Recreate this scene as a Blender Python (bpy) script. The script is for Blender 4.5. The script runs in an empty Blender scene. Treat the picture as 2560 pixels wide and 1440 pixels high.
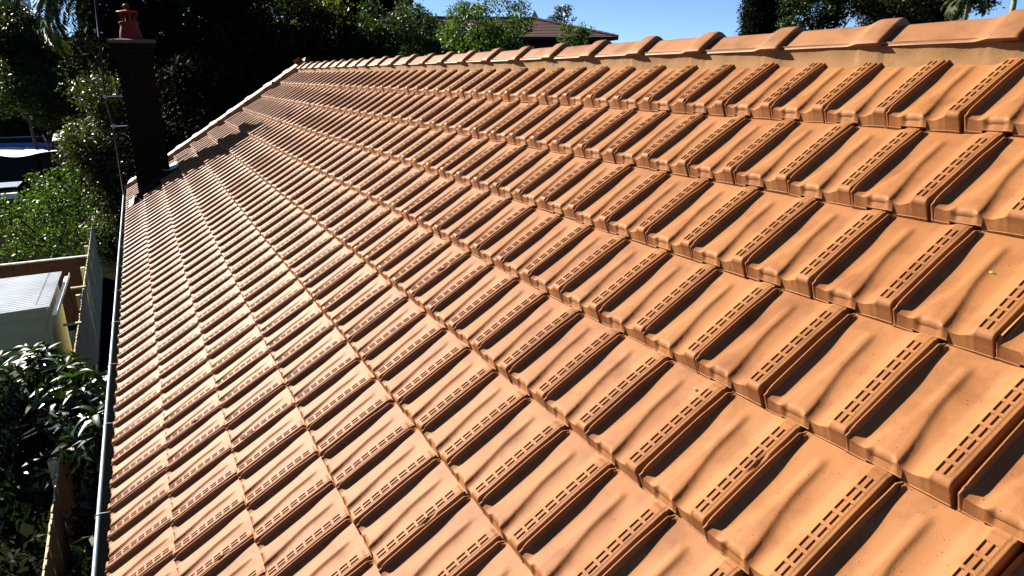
import bpy, math, random
import numpy as np
from mathutils import Vector, Matrix, Quaternion

# ------------------------------------------------------------------ camera, world, sun, exposure
scene = bpy.context.scene
COL = scene.collection
R = math.radians
PITCH = R(37.0)
CP, SP = math.cos(PITCH), math.sin(PITCH)

CAM_POS = Vector((1.1595, -2.3316, -0.0288))
CAM_R = np.array([[0.46666575, 0.88441068, -0.00638962],      # rows: image right, image down, forward
                  [0.26238426, -0.14534103, -0.95395518],
                  [-0.84461683, 0.44350167, -0.29988112]])
FPX = 1715.29
cam = bpy.data.cameras.new('camera')
cam_o = bpy.data.objects.new('camera', cam)
COL.objects.link(cam_o)
cam.sensor_width = 36.0
cam.lens = 36.0 * FPX / 2560.0
cam.clip_start = 0.05
cam.clip_end = 3000.0
mw = Matrix.Identity(4)
for i in range(3):
    mw[i][0] = CAM_R[0][i]
    mw[i][1] = -CAM_R[1][i]
    mw[i][2] = -CAM_R[2][i]
    mw[i][3] = CAM_POS[i]
cam_o.matrix_world = mw
scene.camera = cam_o

SUN_EL, SUN_AZ = R(29.5), R(-151.5)            # azimuth measured from +X
sun_dir = Vector((math.cos(SUN_EL) * math.cos(SUN_AZ), math.cos(SUN_EL) * math.sin(SUN_AZ), math.sin(SUN_EL)))
world = bpy.data.worlds.new('World')
scene.world = world
world.use_nodes = True
nt = world.node_tree
sky = nt.nodes.new('ShaderNodeTexSky')
sky.sky_type = 'NISHITA'
sky.sun_disc = False
sky.sun_elevation = SUN_EL
sky.sun_rotation = math.atan2(sun_dir.x, sun_dir.y)
sky.altitude = 0.0
sky.air_density = 0.45
sky.dust_density = 0.0
sky.ozone_density = 3.0
bg = nt.nodes['Background']
tcw = nt.nodes.new('ShaderNodeTexCoord'); va = nt.nodes.new('ShaderNodeVectorMath'); va.operation = 'ADD'; va.inputs[1].default_value = (0, 0, 0.03)
vn = nt.nodes.new('ShaderNodeVectorMath'); vn.operation = 'NORMALIZE'
nt.links.new(tcw.outputs['Generated'], va.inputs[0]); nt.links.new(va.outputs[0], vn.inputs[0]); nt.links.new(vn.outputs[0], sky.inputs[0])
nt.links.new(sky.outputs[0], bg.inputs[0])
bg.inputs[1].default_value = 0.05

sl = bpy.data.lights.new('sun', 'SUN')
sl.energy = 5.0
sl.angle = R(0.5)
sl.color = (1.0, 0.93, 0.82)
sun_o = bpy.data.objects.new('sun', sl)
COL.objects.link(sun_o)
sun_o.rotation_euler = (-sun_dir).to_track_quat('-Z', 'Y').to_euler()
sun_o.location = (-20, -12, 14)

scene.render.engine = 'CYCLES'
scene.view_settings.view_transform = 'Standard'
scene.view_settings.look = 'None'
scene.view_settings.gamma = 1.0
scene.view_settings.exposure = 1.9

# ------------------------------------------------------------------ helpers
def ray(x, y):
    d = np.array([(x - 1280) / FPX, (y - 720) / FPX, 1.0]) @ CAM_R
    return Vector(d / np.linalg.norm(d))
def at_dist(x, y, d): return CAM_POS + ray(x, y) * d
def at_x(x, y, X):
    r = ray(x, y); return CAM_POS + r * ((X - CAM_POS.x) / r.x)
def to_px(p):
    v = CAM_R @ np.array(Vector(p) - CAM_POS)
    if v[2] < 0.05: return None
    return 1280 + FPX * v[0] / v[2], 720 + FPX * v[1] / v[2], v[2]

WORLD = {}
def link(o, parent=None, mat=None):
    """link o so that its world matrix is mat"""
    COL.objects.link(o)
    m = mat.copy() if mat is not None else Matrix.Identity(4)
    WORLD[o.name] = m
    if parent is not None:
        o.parent = parent
        o.matrix_basis = WORLD[parent.name].inverted() @ m
    else:
        o.matrix_basis = m
    return o
def empty(name, loc, label=None, cat=None, group=None, mat=None):
    o = bpy.data.objects.new(name, None)
    o.empty_display_size = 0.2
    link(o, None, mat if mat is not None else Matrix.Translation(Vector(loc)))
    if label: tag(o, label, cat, group)
    return o
def tag(o, label=None, cat=None, group=None, kind=None):
    if label: o['label'] = label
    if cat: o['category'] = cat
    if group: o['group'] = group
    if kind: o['kind'] = kind
    return o
def mesh_np(name, V, F, mat, smooth=False, sharp=None):
    """V (n,3), F (m,4) or (m,3) int arrays or python lists"""
    me = bpy.data.meshes.new(name)
    if isinstance(F, np.ndarray):
        k = F.shape[1]
        me.vertices.add(len(V)); me.vertices.foreach_set('co', np.asarray(V, np.float32).ravel())
        me.loops.add(F.size); me.loops.foreach_set('vertex_index', F.astype(np.int32).ravel())
        me.polygons.add(len(F)); me.polygons.foreach_set('loop_start', np.arange(0, F.size, k, dtype=np.int32))
        me.update(calc_edges=True); me.validate()
    else:
        me.from_pydata([tuple(v) for v in V], [], [tuple(f) for f in F]); me.update()
    if mat is not None: me.materials.append(mat)
    if smooth:
        me.polygons.foreach_set('use_smooth', np.ones(len(me.polygons), bool))
        if sharp: me.set_sharp_from_angle(angle=R(sharp))
    return me
class MB:
    """collects boxes, tubes, lathes and sheets into ONE mesh"""
    def __init__(s): s.v = []; s.f = []
    def add(s, vs, fs):
        n = len(s.v); s.v += [Vector(v) for v in vs]; s.f += [tuple(i + n for i in f) for f in fs]; return s
    def box(s, a, b, rot=None, about=None, top=None):
        (x0, y0, z0), (x1, y1, z1) = a, b
        vs = [Vector(p) for p in ((x0,y0,z0),(x1,y0,z0),(x1,y1,z0),(x0,y1,z0),(x0,y0,z1),(x1,y0,z1),(x1,y1,z1),(x0,y1,z1))]
        if rot is not None:
            c = Vector(about) if about else (vs[0] + vs[6]) / 2
            vs = [rot @ (v - c) + c for v in vs]
        return s.add(vs, [(0,3,2,1),(4,5,6,7),(0,1,5,4),(1,2,6,5),(2,3,7,6),(3,0,4,7)])
    def tube(s, pts, rad, n=8, cap=True):
        pts = [Vector(p) for p in pts]; m = len(pts)
        rad = rad if hasattr(rad, '__len__') else [rad] * m
        vs = []; fs = []
        for i, p in enumerate(pts):
            t = (pts[min(i+1, m-1)] - pts[max(i-1, 0)]).normalized()
            a = t.cross(Vector((0.13, 0.21, 1.0)) if abs(t.z) < .93 else Vector((1, .2, 0))).normalized(); b = t.cross(a)
            for k in range(n):
                q = 2 * math.pi * k / n
                vs.append(p + (a * math.cos(q) + b * math.sin(q)) * rad[i])
        for i in range(m - 1):
            for k in range(n):
                fs.append((i*n+k, i*n+(k+1) % n, (i+1)*n+(k+1) % n, (i+1)*n+k))
        if cap: fs += [tuple(range(n)), tuple((m-1)*n+k for k in reversed(range(n)))]
        return s.add(vs, fs)
    def lathe(s, prof, c=(0,0,0), n=28):
        c = Vector(c); m = len(prof); vs = []; fs = []
        for r, z in prof:
            for k in range(n):
                q = 2*math.pi*k/n; vs.append(c + Vector((r*math.cos(q), r*math.sin(q), z)))
        for i in range(m-1):
            for k in range(n): fs.append((i*n+k, i*n+(k+1) % n, (i+1)*n+(k+1) % n, (i+1)*n+k))
        return s.add(vs, fs)
    def mesh(s, name, mat, smooth=False, sharp=None): return mesh_np(name, s.v, s.f, mat, smooth, sharp)
def part(name, mb, mat, parent, smooth=False, sharp=None, wm=None):
    me = mb.mesh(name, mat, smooth, sharp) if isinstance(mb, MB) else mb
    o = bpy.data.objects.new(name, me)
    if wm is None and parent is not None:                 # vertices given in world space, object at parent's frame
        me.transform(WORLD[parent.name].inverted()); wm = WORLD[parent.name]
    return link(o, parent, wm)
def copy_of(o, parent, wm, name=None):
    c = bpy.data.objects.new(name or o.name.split('.')[0], o.data)
    return link(c, parent, wm)

# ------------------------------------------------------------------ materials
def mat_new(name):
    m = bpy.data.materials.new(name); m.use_nodes = True
    t = m.node_tree; b = t.nodes['Principled BSDF']
    return m, t, b
def N(t, typ, **kw):
    n = t.nodes.new(typ)
    for k, v in kw.items():
        if k.startswith('i_'): n.inputs[k[2:].replace('_', ' ')].default_value = v
        else: setattr(n, k, v)
    return n
def mixrgb(t, blend, fac, a, b):
    n = t.nodes.new('ShaderNodeMix'); n.data_type = 'RGBA'; n.blend_type = blend
    for sock, val in ((0, fac), (6, a), (7, b)):
        if isinstance(val, bpy.types.NodeSocket): t.links.new(val, n.inputs[sock])
        elif isinstance(val, (int, float)): n.inputs[sock].default_value = val
        else: n.inputs[sock].default_value = (*val, 1.0)
    return n.outputs[2]
def ramp(t, src, stops):
    n = t.nodes.new('ShaderNodeValToRGB'); cr = n.color_ramp
    while len(cr.elements) < len(stops): cr.elements.new(0.5)
    for e, (p, c) in zip(cr.elements, stops):
        e.position = p; e.color = (*c, 1.0) if len(c) == 3 else c
    t.links.new(src, n.inputs[0]); return n.outputs[0]
def surf(name, col, rough=0.7, var=0.25, scale=4.0, bump=0.0, bscale=60.0, metal=0.0, stretch=(1,1,1), spec=0.4, col2=None):
    """procedural surface: two-tone noise, fine grain and bump"""
    m, t, b = mat_new(name)
    tc = N(t, 'ShaderNodeTexCoord'); mp = N(t, 'ShaderNodeMapping'); mp.inputs['Scale'].default_value = stretch
    t.links.new(tc.outputs['Object'], mp.inputs[0])
    n1 = N(t, 'ShaderNodeTexNoise', i_Scale=scale, i_Detail=6.0, i_Roughness=.65); t.links.new(mp.outputs[0], n1.inputs['Vector'])
    c2 = col2 or tuple(c * (1 - var) for c in col); c1 = tuple(min(1, c * (1 + var * .6)) for c in col) if not col2 else col
    rc = ramp(t, n1.outputs[0], [(0.32, c2), (0.68, c1)])
    t.links.new(rc, b.inputs['Base Color'])
    b.inputs['Roughness'].default_value = rough; b.inputs['Metallic'].default_value = metal
    b.inputs['Specular IOR Level'].default_value = spec
    if bump:
        n2 = N(t, 'ShaderNodeTexNoise', i_Scale=bscale, i_Detail=5.0); t.links.new(mp.outputs[0], n2.inputs['Vector'])
        bp = N(t, 'ShaderNodeBump', i_Strength=bump, i_Distance=0.01); t.links.new(n2.outputs[0], bp.inputs['Height'])
        t.links.new(bp.outputs[0], b.inputs['Normal'])
    return m
def terracotta(name, per_object, base=(0.236, 0.098, 0.034), rough=0.62):
    m, t, b = mat_new(name)
    tc = N(t, 'ShaderNodeTexCoord')
    if per_object:
        oi = N(t, 'ShaderNodeObjectInfo'); rnd = oi.outputs['Random']
        add = N(t, 'ShaderNodeVectorMath', operation='ADD'); sc = N(t, 'ShaderNodeVectorMath', operation='SCALE')
        cmb = N(t, 'ShaderNodeCombineXYZ')
        for k in range(3): t.links.new(rnd, cmb.inputs[k])
        t.links.new(cmb.outputs[0], sc.inputs[0]); sc.inputs['Scale'].default_value = 37.0
        t.links.new(tc.outputs['Object'], add.inputs[0]); t.links.new(sc.outputs[0], add.inputs[1]); vec = add.outputs[0]
    else:
        at = N(t, 'ShaderNodeAttribute', attribute_name='tint'); rnd = at.outputs['Fac']; vec = tc.outputs['Object']
    big = N(t, 'ShaderNodeTexNoise', i_Scale=9.0, i_Detail=4.0, i_Roughness=.6); t.links.new(vec, big.inputs['Vector'])
    fine = N(t, 'ShaderNodeTexNoise', i_Scale=420.0, i_Detail=3.0); t.links.new(vec, fine.inputs['Vector'])
    vor = N(t, 'ShaderNodeTexVoronoi', i_Scale=75.0); t.links.new(vec, vor.inputs['Vector'])
    tone = ramp(t, rnd, [(0.0, tuple(c * f for c, f in zip(base, (.93, .89, .87)))), (0.35, base),
                         (0.7, tuple(c * f for c, f in zip(base, (1.01, 1.03, 1.04)))), (1.0, tuple(c * f for c, f in zip(base, (1.05, 1.02, .92))))])
    mott = ramp(t, big.outputs[0], [(0.28, (.70, .64, .58)), (0.52, (1, 1, 1)), (0.8, (1.06, 1.03, .98))])
    c1 = mixrgb(t, 'MULTIPLY', 1.0, tone, mott)
    pit = ramp(t, vor.outputs['Distance'], [(0.08, (.40, .32, .28)), (0.17, (1, 1, 1))])
    sel = N(t, 'ShaderNodeTexNoise', i_Scale=60.0, i_Detail=1.0); t.links.new(vec, sel.inputs['Vector'])
    selr = ramp(t, sel.outputs[0], [(0.52, (0, 0, 0)), (0.6, (1, 1, 1))])
    c2 = mixrgb(t, 'MULTIPLY', selr, c1, pit)
    gr = ramp(t, fine.outputs[0], [(0.3, (.88, .87, .86)), (0.7, (1.05, 1.05, 1.05))])
    c3 = mixrgb(t, 'MULTIPLY', 1.0, c2, gr)
    t.links.new(c3, b.inputs['Base Color'])
    b.inputs['Roughness'].default_value = rough
    b.inputs['Specular IOR Level'].default_value = 0.16
    bp = N(t, 'ShaderNodeBump', i_Strength=0.40, i_Distance=0.0014); t.links.new(fine.outputs[0], bp.inputs['Height'])
    bp2 = N(t, 'ShaderNodeBump', i_Strength=0.12, i_Distance=0.003); t.links.new(big.outputs[0], bp2.inputs['Height'])
    t.links.new(bp.outputs[0], bp2.inputs['Normal'])
    t.links.new(bp2.outputs[0], b.inputs['Normal'])
    return m
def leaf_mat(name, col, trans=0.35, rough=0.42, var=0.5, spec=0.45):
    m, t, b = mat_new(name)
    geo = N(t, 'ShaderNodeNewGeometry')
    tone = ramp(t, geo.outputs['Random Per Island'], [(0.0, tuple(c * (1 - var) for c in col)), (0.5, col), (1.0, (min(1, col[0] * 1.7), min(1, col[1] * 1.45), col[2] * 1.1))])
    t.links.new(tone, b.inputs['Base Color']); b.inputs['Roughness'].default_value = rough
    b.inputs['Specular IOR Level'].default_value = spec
    tr = N(t, 'ShaderNodeBsdfTranslucent')
    tl = mixrgb(t, 'MULTIPLY', 1.0, tone, (1.5, 1.6, 0.6)); t.links.new(tl, tr.inputs[0])
    mx = N(t, 'ShaderNodeMixShader'); mx.inputs[0].default_value = trans
    t.links.new(b.outputs[0], mx.inputs[1]); t.links.new(tr.outputs[0], mx.inputs[2])
    t.links.new(mx.outputs[0], t.nodes['Material Output'].inputs[0])
    return m
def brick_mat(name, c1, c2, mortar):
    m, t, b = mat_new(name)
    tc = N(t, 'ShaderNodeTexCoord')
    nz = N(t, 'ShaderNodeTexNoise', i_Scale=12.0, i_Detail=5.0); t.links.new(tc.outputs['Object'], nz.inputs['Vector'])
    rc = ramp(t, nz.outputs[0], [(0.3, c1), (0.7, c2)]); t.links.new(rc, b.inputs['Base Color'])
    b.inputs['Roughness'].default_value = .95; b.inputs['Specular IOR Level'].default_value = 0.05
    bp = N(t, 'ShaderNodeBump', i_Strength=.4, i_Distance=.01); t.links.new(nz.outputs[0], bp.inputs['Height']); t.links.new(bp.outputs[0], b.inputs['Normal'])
    return m

M_TILE = terracotta('terracotta_tile', True)
M_TILEF = terracotta('terracotta_tile_field', False)
M_CAP = terracotta('terracotta_cap', True, base=(0.222, 0.104, 0.046), rough=0.52)
M_MORTAR = surf('ridge_mortar', (0.225, 0.122, 0.050), rough=.9, var=.22, scale=9, bump=.16, bscale=200, spec=.2)
M_DECK = surf('roof_deck', (0.05, 0.03, 0.02), rough=.95, var=.2)
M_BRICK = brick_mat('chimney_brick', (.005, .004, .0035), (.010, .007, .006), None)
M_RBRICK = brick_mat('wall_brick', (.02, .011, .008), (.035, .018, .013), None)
M_CEMENT = surf('cement', (.30, .29, .26), rough=.95, var=.3, scale=18, bump=.5)
M_POT = surf('red_clay_pot', (.11, .013, .006), rough=.6, spec=.12, var=.25, scale=14, bump=.2)
M_LEAD = surf('galvanised_flashing', (.85, .86, .88), rough=.4, var=.1, scale=10, metal=.2, bump=.2, bscale=14)
M_GUTTER = surf('painted_gutter', (.20, .28, .34), rough=.4, var=.15, scale=5, spec=.6)
M_GUTIN = surf('gutter_inside', (.03, .03, .03), rough=.9)
M_STEEL = surf('galvanised_pipe', (.35, .36, .40), rough=.45, var=.25, scale=8, metal=.5)
M_RUST = surf('rusty_pipe', (.05, .03, .025), rough=.8, var=.4, scale=8, metal=0.0, spec=.15)
M_PALING = surf('weathered_paling', (.50, .45, .29), rough=.9, var=.5, scale=5, bump=.5, bscale=50, stretch=(10, 10, .5), spec=.2)
M_RED = surf('red_brown_board', (.05, .016, .010), rough=.85, var=.4, scale=5, bump=.3, stretch=(6, 6, .6))
M_SHEET = surf('white_roof_sheet', (.82, .85, .86), rough=.33, var=.12, scale=2, spec=.5)
M_CREAM = surf('cream_cladding', (.50, .48, .26), rough=.75, var=.15, scale=3, bump=.1)
M_TARP = surf('white_tarpaulin', (.80, .80, .78), rough=.6, var=.08, scale=3)
M_BLUE = surf('blue_painted_metal', (.05, .14, .55), rough=.45, var=.15, scale=4)
M_DARK = surf('dark_painted_board', (.010, .0095, .009), rough=.8, var=.3)
M_PALE = surf('pale_metal_trim', (.5, .5, .48), rough=.5, var=.2)
M_MOSS = surf('mossy_corrugated_wall', (.13, .125, .045), rough=.9, var=.5, scale=5, bump=.3)
M_GRASS = surf('garden_soil_and_grass', (.008, .009, .0045), rough=.95, var=.5, scale=1.5, bump=.4, bscale=20, spec=0.0)
M_PATH = surf('side_path', (.02, .018, .016), rough=.95, var=.4, scale=6, spec=0.0)
M_BARK = surf('bark', (.020, .015, .011), rough=.95, var=.5, scale=10, bump=.7, bscale=25, stretch=(3, 3, .6), spec=.1)
M_BROWNROOF = surf('brown_concrete_tile', (.085, .034, .025), rough=.75, var=.35, scale=8, bump=.3)
M_GLASS = surf('window_glass', (.10, .13, .16), rough=.12, var=.2, spec=.8)
M_WHITE = surf('white_paint', (.72, .72, .68), rough=.6, var=.08)
M_YELLOW = surf('yellow_render', (.60, .50, .24), rough=.85, var=.12)
M_GREYB = surf('pale_blue_render', (.62, .72, .80), rough=.85, var=.1)
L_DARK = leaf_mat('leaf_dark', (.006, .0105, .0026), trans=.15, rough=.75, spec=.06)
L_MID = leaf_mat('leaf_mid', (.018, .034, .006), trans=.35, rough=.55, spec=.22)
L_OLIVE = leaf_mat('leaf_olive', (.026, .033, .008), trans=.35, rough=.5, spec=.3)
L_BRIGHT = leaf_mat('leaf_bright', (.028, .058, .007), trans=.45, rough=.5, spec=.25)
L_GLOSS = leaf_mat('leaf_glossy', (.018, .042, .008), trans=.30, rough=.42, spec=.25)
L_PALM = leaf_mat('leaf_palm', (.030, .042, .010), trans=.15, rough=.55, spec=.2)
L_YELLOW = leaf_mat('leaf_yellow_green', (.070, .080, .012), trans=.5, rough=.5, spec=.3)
L_BLUE = leaf_mat('leaf_bluish', (.024, .042, .032), trans=.25)

# ------------------------------------------------------------------ ground
GZ = -6.3
bx = MB(); S = 900.0; n = 36
gx = np.concatenate([-np.geomspace(S, 6, n), np.geomspace(6, S, n)])
vv = []; ff = []
for i, x in enumerate(gx):
    for j, y in enumerate(gx):
        d = math.hypot(x + 10, y)
        vv.append((x - 10, y, GZ + (0.10 * math.sin(x * .31) * math.cos(y * .23) if d > 9 else 0.0)))
for i in range(2*n-1):
    for j in range(2*n-1):
        ff.append((i*2*n+j, (i+1)*2*n+j, (i+1)*2*n+j+1, i*2*n+j+1))
g = bpy.data.objects.new('ground', mesh_np('ground', vv, ff, M_GRASS, True)); link(g); tag(g, kind='structure')
g['label'] = 'dark garden ground of soil and short grass'
pth = MB().box((-30, -3.75, GZ + .12), (6, -2.35, GZ + .135))
po = part('side_path', pth, M_PATH, None); WORLD[po.name] = Matrix.Identity(4); tag(po, kind='structure'); po['label'] = 'narrow path between house wall and paling fence'

# ------------------------------------------------------------------ our house
W, G = 0.23, 0.3395
HOUSE = empty('tiled_house', (-4.5, .055, GZ), 'house with orange terracotta interlocking tile roof, ridge caps and dark brick chimney', 'house')
# local frame of the roof slope: x along ridge, y up the slope, z out of the slope
ROOFM = Matrix(((1, 0, 0, 0), (0, CP, -SP, 0), (0, SP, CP, 0), (0, 0, 0, 1)))
U_HIP = -10.5          # where the hip leaves the ridge (on s = 0)
U_END = 4.2
S_EAVE = 10 * G
def hip_u(s): return U_HIP - CP * s

def sstep(a, b, x):
    t = np.clip((x - a) / (b - a), 0, 1); return t * t * (3 - 2 * t)
def tile_height(U, t, pockets=True, chip=0):
    """height (m) of the tile face over the roof plane; U across 0..1, t down the slope 0..1"""
    pan = 42.0 * t
    h = pan.copy()
    # first pan, gently dished
    h += 5.0 * np.clip((U - .18) / .14, -1, 0) ** 2 * sstep(.1, .4, t) - 2.6 * np.sin(np.pi * np.clip((U - .05) / .29, 0, 1)) * sstep(.15, .5, t)
    # centre rib flaring to the tail
    a = sstep(.13, .19, t) * (3.0 + 3.0 * sstep(.60, 1.0, t))
    UL = .348 - .118 * sstep(.55, .98, t); UR = .362 + .085 * sstep(.42, 1.0, t)
    wl = .075 + .03 * sstep(.3, .9, t); wr = .085 + .045 * sstep(.45, 1, t)
    rib = sstep(UL - wl, UL + .01, U) * (1 - sstep(UR, UR + wr, U))
    h += a * rib
    # second pan, dished, deeper to the tail
    d = (6.0 + 1.5 * sstep(.60, 1.0, t)) * sstep(.06, .34, t)
    x = np.clip((U - (UR + wr * .4)) / (.80 - (UR + wr * .4)), 0, 1)
    h -= d * np.sin(np.pi * x ** .72)
    # roll with pockets
    amp = 13.0 + 3.5 * sstep(.055, .075, t) + 3.5 * sstep(.0, .5, t)
    roll = .55 * sstep(.60, .80, U) + .45 * sstep(.74, .80, U)
    h += amp * roll
    if pockets:
        k = (t - .115) / .105
        fr = k - np.floor(k)
        inv = (k > 0) & (k < 8.0)
        row = sstep(.10, .15, fr) * (1 - sstep(.84, .89, fr))
        cols = 0
        for c0, c1 in ((.800, .846), (.865, .911)):
            cols = cols + sstep(c0, c0 + .004, U) * (1 - sstep(c1 - .004, c1, U))
        h -= 3.2 * row * cols * inv
    # chamfered right shoulder and side wall
    h -= 1.2 * np.clip((U - .915) / .010, 0, 1) * (1 - sstep(.90, .94, t)) + 3.0 * np.clip((U - .950) / .015, 0, 1) ** 2
    if chip:
        t0 = (.34, .62)[chip - 1]
        h -= (5.0, 6.5)[chip - 1] * sstep(.908, .926, U + .010 * np.sin(34 * t + chip)) * sstep(t0, t0 + .035, t) * (1 - sstep(t0 + .13, t0 + .21, t))
    wall = sstep(.965, .970, U)
    h = h * (1 - wall) + (42.0 * t - 30.0) * wall
    # side channel and lip on the left
    c = .026 - .016 * sstep(.925, .965, t)
    ch = 1 - sstep(c - .020, c - .015, U)
    lh = (14.5 + 1.0 * sstep(.2, .6, t)) * sstep(.03, .09, t) * (1 - .60 * sstep(.925, .97, t))
    lip = sstep(c - .014, c - .010, U) * (1 - sstep(c + .006, c + .016, U))
    h += lh * lip
    h = h * (1 - ch) + (42.0 * t - 30.0) * ch
    # knob at the head of the channel
    h += 8.0 * np.exp(-((U - .062) / .018) ** 2 - ((t - .075) / .020) ** 2)
    return h * 1e-3
def tail_radius(U):
    return (3.0 + 16.0 * sstep(.19, .28, U) * (1 - sstep(.43, .52, U)) + 14.0 * sstep(.70, .82, U)) * 1e-3
def make_tile(us, ts, pockets, name, mat, chip=0):
    U, T = np.meshgrid(np.array(us), np.array(ts), indexing='ij')
    H = tile_height(U, T, pockets, chip)
    r = tail_radius(U); q = np.clip((T * G - (G - r)) / r, 0, 1)
    H = H - r * (1 - np.sqrt(np.clip(1 - q * q, 0, 1)))
    V = np.stack([U * W, -T * G, H], -1)
    nu, nv = U.shape
    bot = np.where((np.array(us) > .205) & (np.array(us) < .545), .0150, .0020)
    bot = np.where(np.array(us) > .969, np.minimum(bot, H[:, -1] - .001), bot)
    tail = []
    endh = H[:, -1]
    for (f, out) in ((.30, .0040), (.80, .0105), (.81, .0125), (1.0, .0125)):
        z = np.minimum(endh - (endh - bot) * f, endh - 1e-4 * (1 + f))
        tail.append(np.stack([np.array(us) * W, np.full(nu, -G - out), z], -1))
    V = np.concatenate([V] + [a[:, None, :] for a in tail], 1)
    nv2 = nv + len(tail)
    idx = np.arange(nu * nv2).reshape(nu, nv2)
    F = np.stack([idx[:-1, :-1], idx[:-1, 1:], idx[1:, 1:], idx[1:, :-1]], -1).reshape(-1, 4)
    return V.reshape(-1, 3), F
us_f = sorted(set(np.round(np.concatenate([
    [-.03, -.014, -.010, -.006, -.002, .002, .006, .011, .016, .019, .023, .028, .034, .040, .046, .051, .056, .062, .07, .08, .09, .10, .12, .14],
    np.linspace(.16, .54, 34), [.204, .206, .544, .546], np.linspace(.56, .80, 16),
    [.7995, .804, .825, .842, .846, .856, .865, .869, .89, .907, .911, .918, .925, .940, .950, .957, .962, .965, .968, .970, .976]]), 4)))
tp = []
for k in range(8):
    b = .115 + .105 * k
    tp += [b + .0105, b + .0158, b + .05, b + .0882, b + .0935]
ts_f = sorted(set(np.round(np.concatenate([[-.17, -.05, 0, .03, .05, .058, .07, .082, .09, .10, .115, .13, .15, .17, .19, .21, .24],
    tp, [.942, .95, .957, .964, .97, .976, .981, .986, .990, .994, .997, .999, 1.0]]), 4)))
us_m = [-.03, -.010, -.003, .006, .011, .016, .026, .036, .042, .05, .056, .07, .09, .11, .15, .19, .204, .206, .23, .27, .31, .33, .36, .39, .41, .43, .46, .49, .52, .544, .546, .58, .62, .67, .72, .76, .7995, .804, .842, .846, .865, .869, .907, .911, .915, .925, .950, .965, .970, .976]
ts_m = sorted(set([-.12, 0, .03, .055, .085, .13, .17, .21, .24] + [round(x, 4) for x in tp] + [.945, .957, .968, .978, .986, .992, .997, 1.0]))
us_l = [-.03, .004, .012, .026, .037, .05, .10, .19, .205, .207, .26, .31, .34, .38, .42, .46, .50, .544, .546, .60, .68, .76, .80, .915, .950, .965, .970, .976]
ts_l = [-.08, 0, .05, .09, .13, .22, .4, .6, .75, .88, .945, .97, .988, 1.0]
us_x = [-.03, .008, .03, .05, .10, .205, .207, .30, .36, .44, .52, .546, .62, .72, .80, .950, .965, .972]
ts_x = [-.05, 0, .12, .24, .6, .95, 1.0]
TILE_HI = mesh_np('roof_tile', *make_tile(us_f, ts_f, True, '', None), M_TILE, True, 38)
TILE_C1 = mesh_np('roof_tile_chipped', *make_tile(us_f, ts_f, True, '', None, 1), M_TILE, True, 38)
TILE_C2 = mesh_np('roof_tile_chipped', *make_tile(us_f, ts_f, True, '', None, 2), M_TILE, True, 38)
TILE_MD = mesh_np('roof_tile_mid', *make_tile(us_m, ts_m, True, '', None), M_TILE, True, 38)
V_L, F_L = make_tile(us_l, ts_l, False, '', None)
V_X, F_X = make_tile(us_x, ts_x, False, '', None)

rng = random.Random(11)
# deck under the tiles: front slope, cut along the hip
dk = MB()
def front(u, s, h): return ROOFM @ Vector((u, -s, h))
APEX_S = -0.055 / CP
ridge_y = .055
d0 = -.03
dk.add([front(hip_u(APEX_S), APEX_S, d0), front(U_END, APEX_S, d0), front(U_END, S_EAVE - .03, d0), front(hip_u(S_EAVE), S_EAVE - .03, d0)], [(0, 1, 2, 3)])
# back slope and hip end
def mirror(v): return Vector((v.x, 2 * ridge_y - v.y, v.z))
dk.add([mirror(v) for v in dk.v[:4]], [(3, 2, 1, 0)])
dk.add([dk.v[0], dk.v[3], dk.v[7]], [(0, 1, 2)])
ROOF = part('tile_roof', dk, M_DECK, HOUSE, wm=ROOFM)
ROOF.data.transform(ROOFM.inverted())

tiles = []
for r in range(1, 11):
    off = 0.0 if r % 2 else 0.5
    c = 18
    while True:
        u1 = (c + off) * W
        c -= 1
        smid = (r - .5) * G
        if u1 - W * .5 < hip_u(smid) - .02: break
        if u1 > U_END: continue
        p = ROOFM @ Vector((u1 - W / 2, -smid, 0.02))
        q = to_px(p)
        area = 0
        if q and -160 < q[0] < 2720 and -120 < q[1] < 1620:
            nrm = Vector((0, -SP, CP)); area = abs((p - CAM_POS).normalized().dot(nrm)) / (p - CAM_POS).length_squared
        # hidden behind the chimney: skip none
        tiles.append((area, r, u1))
# chimney footprint: leave out tiles fully inside the stack
CH_X0, CH_X1, CH_Y0, CH_Y1 = -11.26, -10.80, -2.505, -2.045
tiles.sort(reverse=True)
def tile_mat(r, u1, g):
    jx, jz = g.uniform(-.0015, .0015), g.uniform(-.0012, .0012)
    rot = Matrix.Rotation(g.uniform(-.009, .009), 4, 'Z') @ Matrix.Rotation(g.uniform(-.008, .008), 4, 'Y') @ Matrix.Rotation(g.uniform(-.005, .005), 4, 'X')
    return Matrix.Translation((u1 - W + jx, -(r - 1) * G + .010 + g.uniform(-.0025, .0025), jz)) @ rot
fieldV = []; fieldF = []; tint = []; nv = 0
def field_add(V, F, M, tn):
    global nv
    A = np.array(M); X = V @ A[:3, :3].T + A[:3, 3]
    fieldV.append(X); fieldF.append(F + nv); tint.append(np.full(len(V), tn)); nv += len(V)
for k, (area, r, u1) in enumerate(tiles):
    g = random.Random(r * 1000 + int(u1 * 100))
    M = tile_mat(r, u1, g)
    if k < 300:
        o = bpy.data.objects.new('roof_tile', (TILE_C1 if k % 17 == 5 else TILE_C2 if k % 23 == 9 else TILE_HI) if k < 120 else TILE_MD)
        link(o, ROOF, ROOFM @ M)
    else:
        field_add(*((V_L, F_L) if area > 0 else (V_X, F_X)), M, g.random())
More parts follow.
